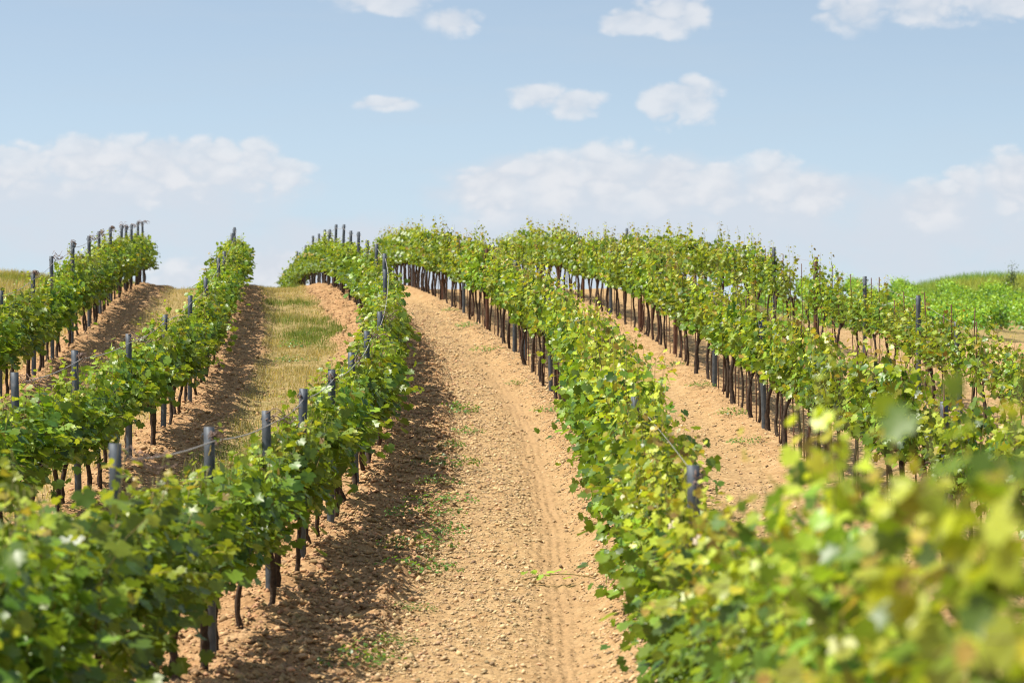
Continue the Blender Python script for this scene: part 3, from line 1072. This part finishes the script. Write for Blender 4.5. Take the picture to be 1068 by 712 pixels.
# ------------------------------------------------------------------ wires
WIRE_TEXT = {'top': 'thin steel top wire linking the posts of {}', 'cordon': 'thin steel lower wire under the foliage along {}'}
for key, c in ROWS.items():
    d0, d1 = SPAN[key]
    for level, hgt in (('top', 1.60), ('cordon', .76)):
        s = Soup()
        pts = []
        pp = post_xyz[key]
        for a, b in zip(pp[:-1], pp[1:]):
            for k in np.linspace(0, 1, 7)[:-1]:
                x, d, z, h = (a[q] + (b[q] - a[q]) * k for q in range(4))
                x = float(c(d)) if k else x
                pts.append((x + .03, d, z + (h - .09 if level == 'top' else .80) - .03 * math.sin(math.pi * k)))
        s.tube(pts, .0048 if key in 'ABC' else .0025, 4)
        tag(link('trellis_wire', s.mesh('trellis_wire', [M_WIRE], True)), WIRE_TEXT[level].format(ROW_TEXT[key]), 'wire')

# ------------------------------------------------------------------ training stakes on the right rows
def stake_mesh(seed):
    r = np.random.default_rng(seed)
    s = Soup()
    z = np.linspace(-.2, 1.5, 8)
    p = np.stack([r.normal(0, .004, 8).cumsum(), r.normal(0, .004, 8).cumsum(), z], -1)
    s.tube(p, .0085, 6)
    return s.mesh('training_stake', [M_RUST], True)


STAKES = [stake_mesh(600 + i) for i in range(4)]
STAKE_SPAN = {'D': (34, 84), 'E': (21, 74), 'F': (38, 62)}
sseen = {}
for key, x, d in plants:
    if key not in STAKE_SPAN or not (STAKE_SPAN[key][0] < d < STAKE_SPAN[key][1]) or random.random() < .03:
        continue
    rd = row_dir(ROWS[key], d)
    off = random.uniform(.10, .5)
    sx, sd = x + math.cos(rd) * off, d + math.sin(rd) * off
    near = [i for i, q in enumerate(POSTS[key]) if q <= sd]
    k = (key, near[-1] if near else -1)
    sseen[k] = sseen.get(k, 0) + 1
    o = link('training_stake', random.choice(STAKES), None, (sx, sd, gz(sx, sd)), random.uniform(0, 6))
    o.scale.z = random.uniform(.85, 1.08)
    o.rotation_euler.x = random.gauss(0, .02); o.rotation_euler.y = random.gauss(0, .02)
    where = f'beyond the {ordinal(k[1])} post of' if k[1] >= 0 else 'at the near end of'
    tag(o, f'thin rusty stake, {ordinal(sseen[k] - 1)} {where} {ROW_TEXT[key]}', 'stake', 'vine stakes of the ' + GROUP_TEXT[key])

# ------------------------------------------------------------------ dried canes tangled at the near posts
def tangle(seed):
    r = np.random.default_rng(seed)
    s = Soup()
    for k in range(7):
        m = 12
        th = np.linspace(0, r.uniform(4, 12), m)
        rad = r.uniform(.012, .035)
        x = np.linspace(r.uniform(-.06, 0), r.uniform(.08, .3), m)
        s.tube(np.stack([x, rad * np.cos(th) + r.normal(0, .01, m), rad * np.sin(th) + r.normal(0, .01, m) + r.normal(0, .02)], -1), r.uniform(.002, .005), 4)
    return s.mesh('dried_tendril', [M_DRY], True)


TANGLE = [tangle(700 + i) for i in range(5)]
for key, picks in (('C', range(0, 8)), ('B', (0, 1, 2)), ('A', range(1, 12)), ('D', (0,))):
    for i in picks:
        x, d, z, h = post_xyz[key][i]
        o = link('dried_tendril', TANGLE[i % 5], None, (x + .02, d, z + h - (.08 if key != 'A' else .03)), random.choice((0, math.pi / 2, .7)))
        if key == 'A':
            o.scale = (.6, 1.3, 1.2)
        tag(o, f'brown dried tendrils curled at the {ordinal(i)} post of {ROW_TEXT[key]}', 'dried tendrils', 'dried tendrils on the posts')

# ------------------------------------------------------------------ low weeds along the track
def weed(seed, r0=.22, n=150, size=.017, green=1.0):
    r = np.random.default_rng(seed)
    a, q = r.random(n) * 6.283, np.sqrt(r.random(n)) * r0
    P = np.stack([np.cos(a) * q, np.sin(a) * q * 1.6, .015 + r.random(n) * .11 * (1 - (q / r0) ** 2 * .7)], -1)
    out = np.stack([np.cos(a), np.sin(a), np.zeros(n)], -1)
    C = (LUSH * green) * r.uniform(.6, 1.4, (n, 1)) * np.array([1.1, 1, 1])
    v, f, c = leaf_geo(P, out + r.normal(0, .4, (n, 3)), np.array([[0, 0, 1.0]]) + out * .4 + r.normal(0, .35, (n, 3)), size * r.uniform(.6, 1.4, n), C, 'mid', r)
    s = Soup()
    s.add(v, None, f, 0, c)
    for k in range(26):
        t = r.integers(n)
        s.tube(np.array([[P[t][0] * .3, P[t][1] * .3, -.01], P[t] * np.array([.7, .7, .8]), P[t]]), .0015, 3, 1, (.1, .15, .03))
    return s.mesh('foliage', [M_LEAF, M_STEM])


WEEDS = [weed(800 + i) for i in range(5)]
wi = 0
for key, off, ds, where in (
        ('C', .95, [19.5, 20.7, 22.6, 24.4, 25.9, 27.2, 28.0, 29.6, 31.0, 33.2, 35.5, 38, 41], "the shaded left edge of the bare track"),
        ('D', -.24, [40, 45, 52, 58.5, 64], "the foot of the row on the track's right edge"),
        ('E', -.35, [31, 36, 39.5, 44, 48, 55], "the foot of the second row right of the track"),
        ('B', 1.5, [50, 53.5, 57], 'the grassy strip between the left rows')):
    for i, d in enumerate(ds):
        x = float(ROWS[key](d)) + off + random.uniform(-.14, .14)
        o = link('weed_plant', None, None, (x, d, gz(x, d)), random.uniform(0, 6))
        link('foliage', random.choice(WEEDS), o)
        k = random.uniform(.75, 1.4)
        o.scale = (k, k, k * random.uniform(.8, 1.2))
        tag(o, f'low green weed clump, {ordinal(i)} along {where}', 'weed', 'weed clumps beside the vine rows')


# a young vine sprig lying at the track's edge
def sprig():
    r = np.random.default_rng(77)
    n = 9
    P = np.stack([np.linspace(-.22, .16, n), r.normal(0, .03, n), .06 + r.random(n) * .07], -1)
    T = np.stack([r.normal(0, .7, n), r.normal(0, .7, n), np.full(n, -.1)], -1)
    Nn = np.stack([r.normal(0, .3, n), r.normal(-.2, .3, n), np.ones(n)], -1)
    v, f, c = leaf_geo(P, T, Nn, .05 * r.uniform(.7, 1.2, n), np.tile(MIDC * 1.3, (n, 1)) * r.uniform(.7, 1.4, (n, 1)), 'high', r)
    s = Soup()
    s.add(v, None, f, 0, c)
    s.tube(np.column_stack([np.linspace(-.25, .4, 7), np.zeros(7), .05 + .05 * np.sin(np.linspace(0, 3, 7))]), .004, 4, 1, (.2, .2, .06))
    return s.mesh('vine_sprig', [M_LEAF, M_STEM])


x, d = (575 - CX) / 124, 24.2
tag(link('vine_sprig', sprig(), None, (x, d, gz(x, d))), "small leafy vine sprig lying by the tyre rut on the bare track", 'sprig')

# ------------------------------------------------------------------ shrub on the right bank
def shrub():
    x, d = (1054 - CX) / F_PX * 146, 146
    z = gz(x, d)
    root = link('shrub', None, None, (x, d, z))
    tag(root, 'small dark shrub standing on the grassy bank beyond the green field', 'shrub')
    r = np.random.default_rng(91)
    t = Soup()
    ends = []
    for k in range(6):
        a = r.random() * 6.283
        m = 6
        s = np.linspace(0, 1, m)
        hgt = r.uniform(.7, 1.3) if k else 1.75
        p = np.stack([math.cos(a) * .35 * s * (k > 0), math.sin(a) * .35 * s * (k > 0), -.1 + hgt * s], -1) + np.cumsum(r.normal(0, .02, (m, 3)), 0)
        t.tube(p, np.linspace(.03, .008, m), 5)
        ends += list(p[2:])
    link('trunk', t.mesh('trunk', [M_BARK]), root)
    ends = np.array(ends)
    n = 700
    P = ends[r.integers(len(ends), size=n)] + r.normal(0, .13, (n, 3))
    C = np.array([.05, .085, .03]) * r.uniform(.5, 1.6, (n, 1))
    v, f, c = leaf_geo(P, r.normal(0, 1, (n, 3)), r.normal(0, .6, (n, 3)) + np.array([0, 0, .7]), .06 * r.uniform(.6, 1.3, n), C, 'low', r)
    s = Soup()
    s.add(v, None, f, 0, c)
    link('crown', s.mesh('crown', [M_LEAF]), root)


shrub()
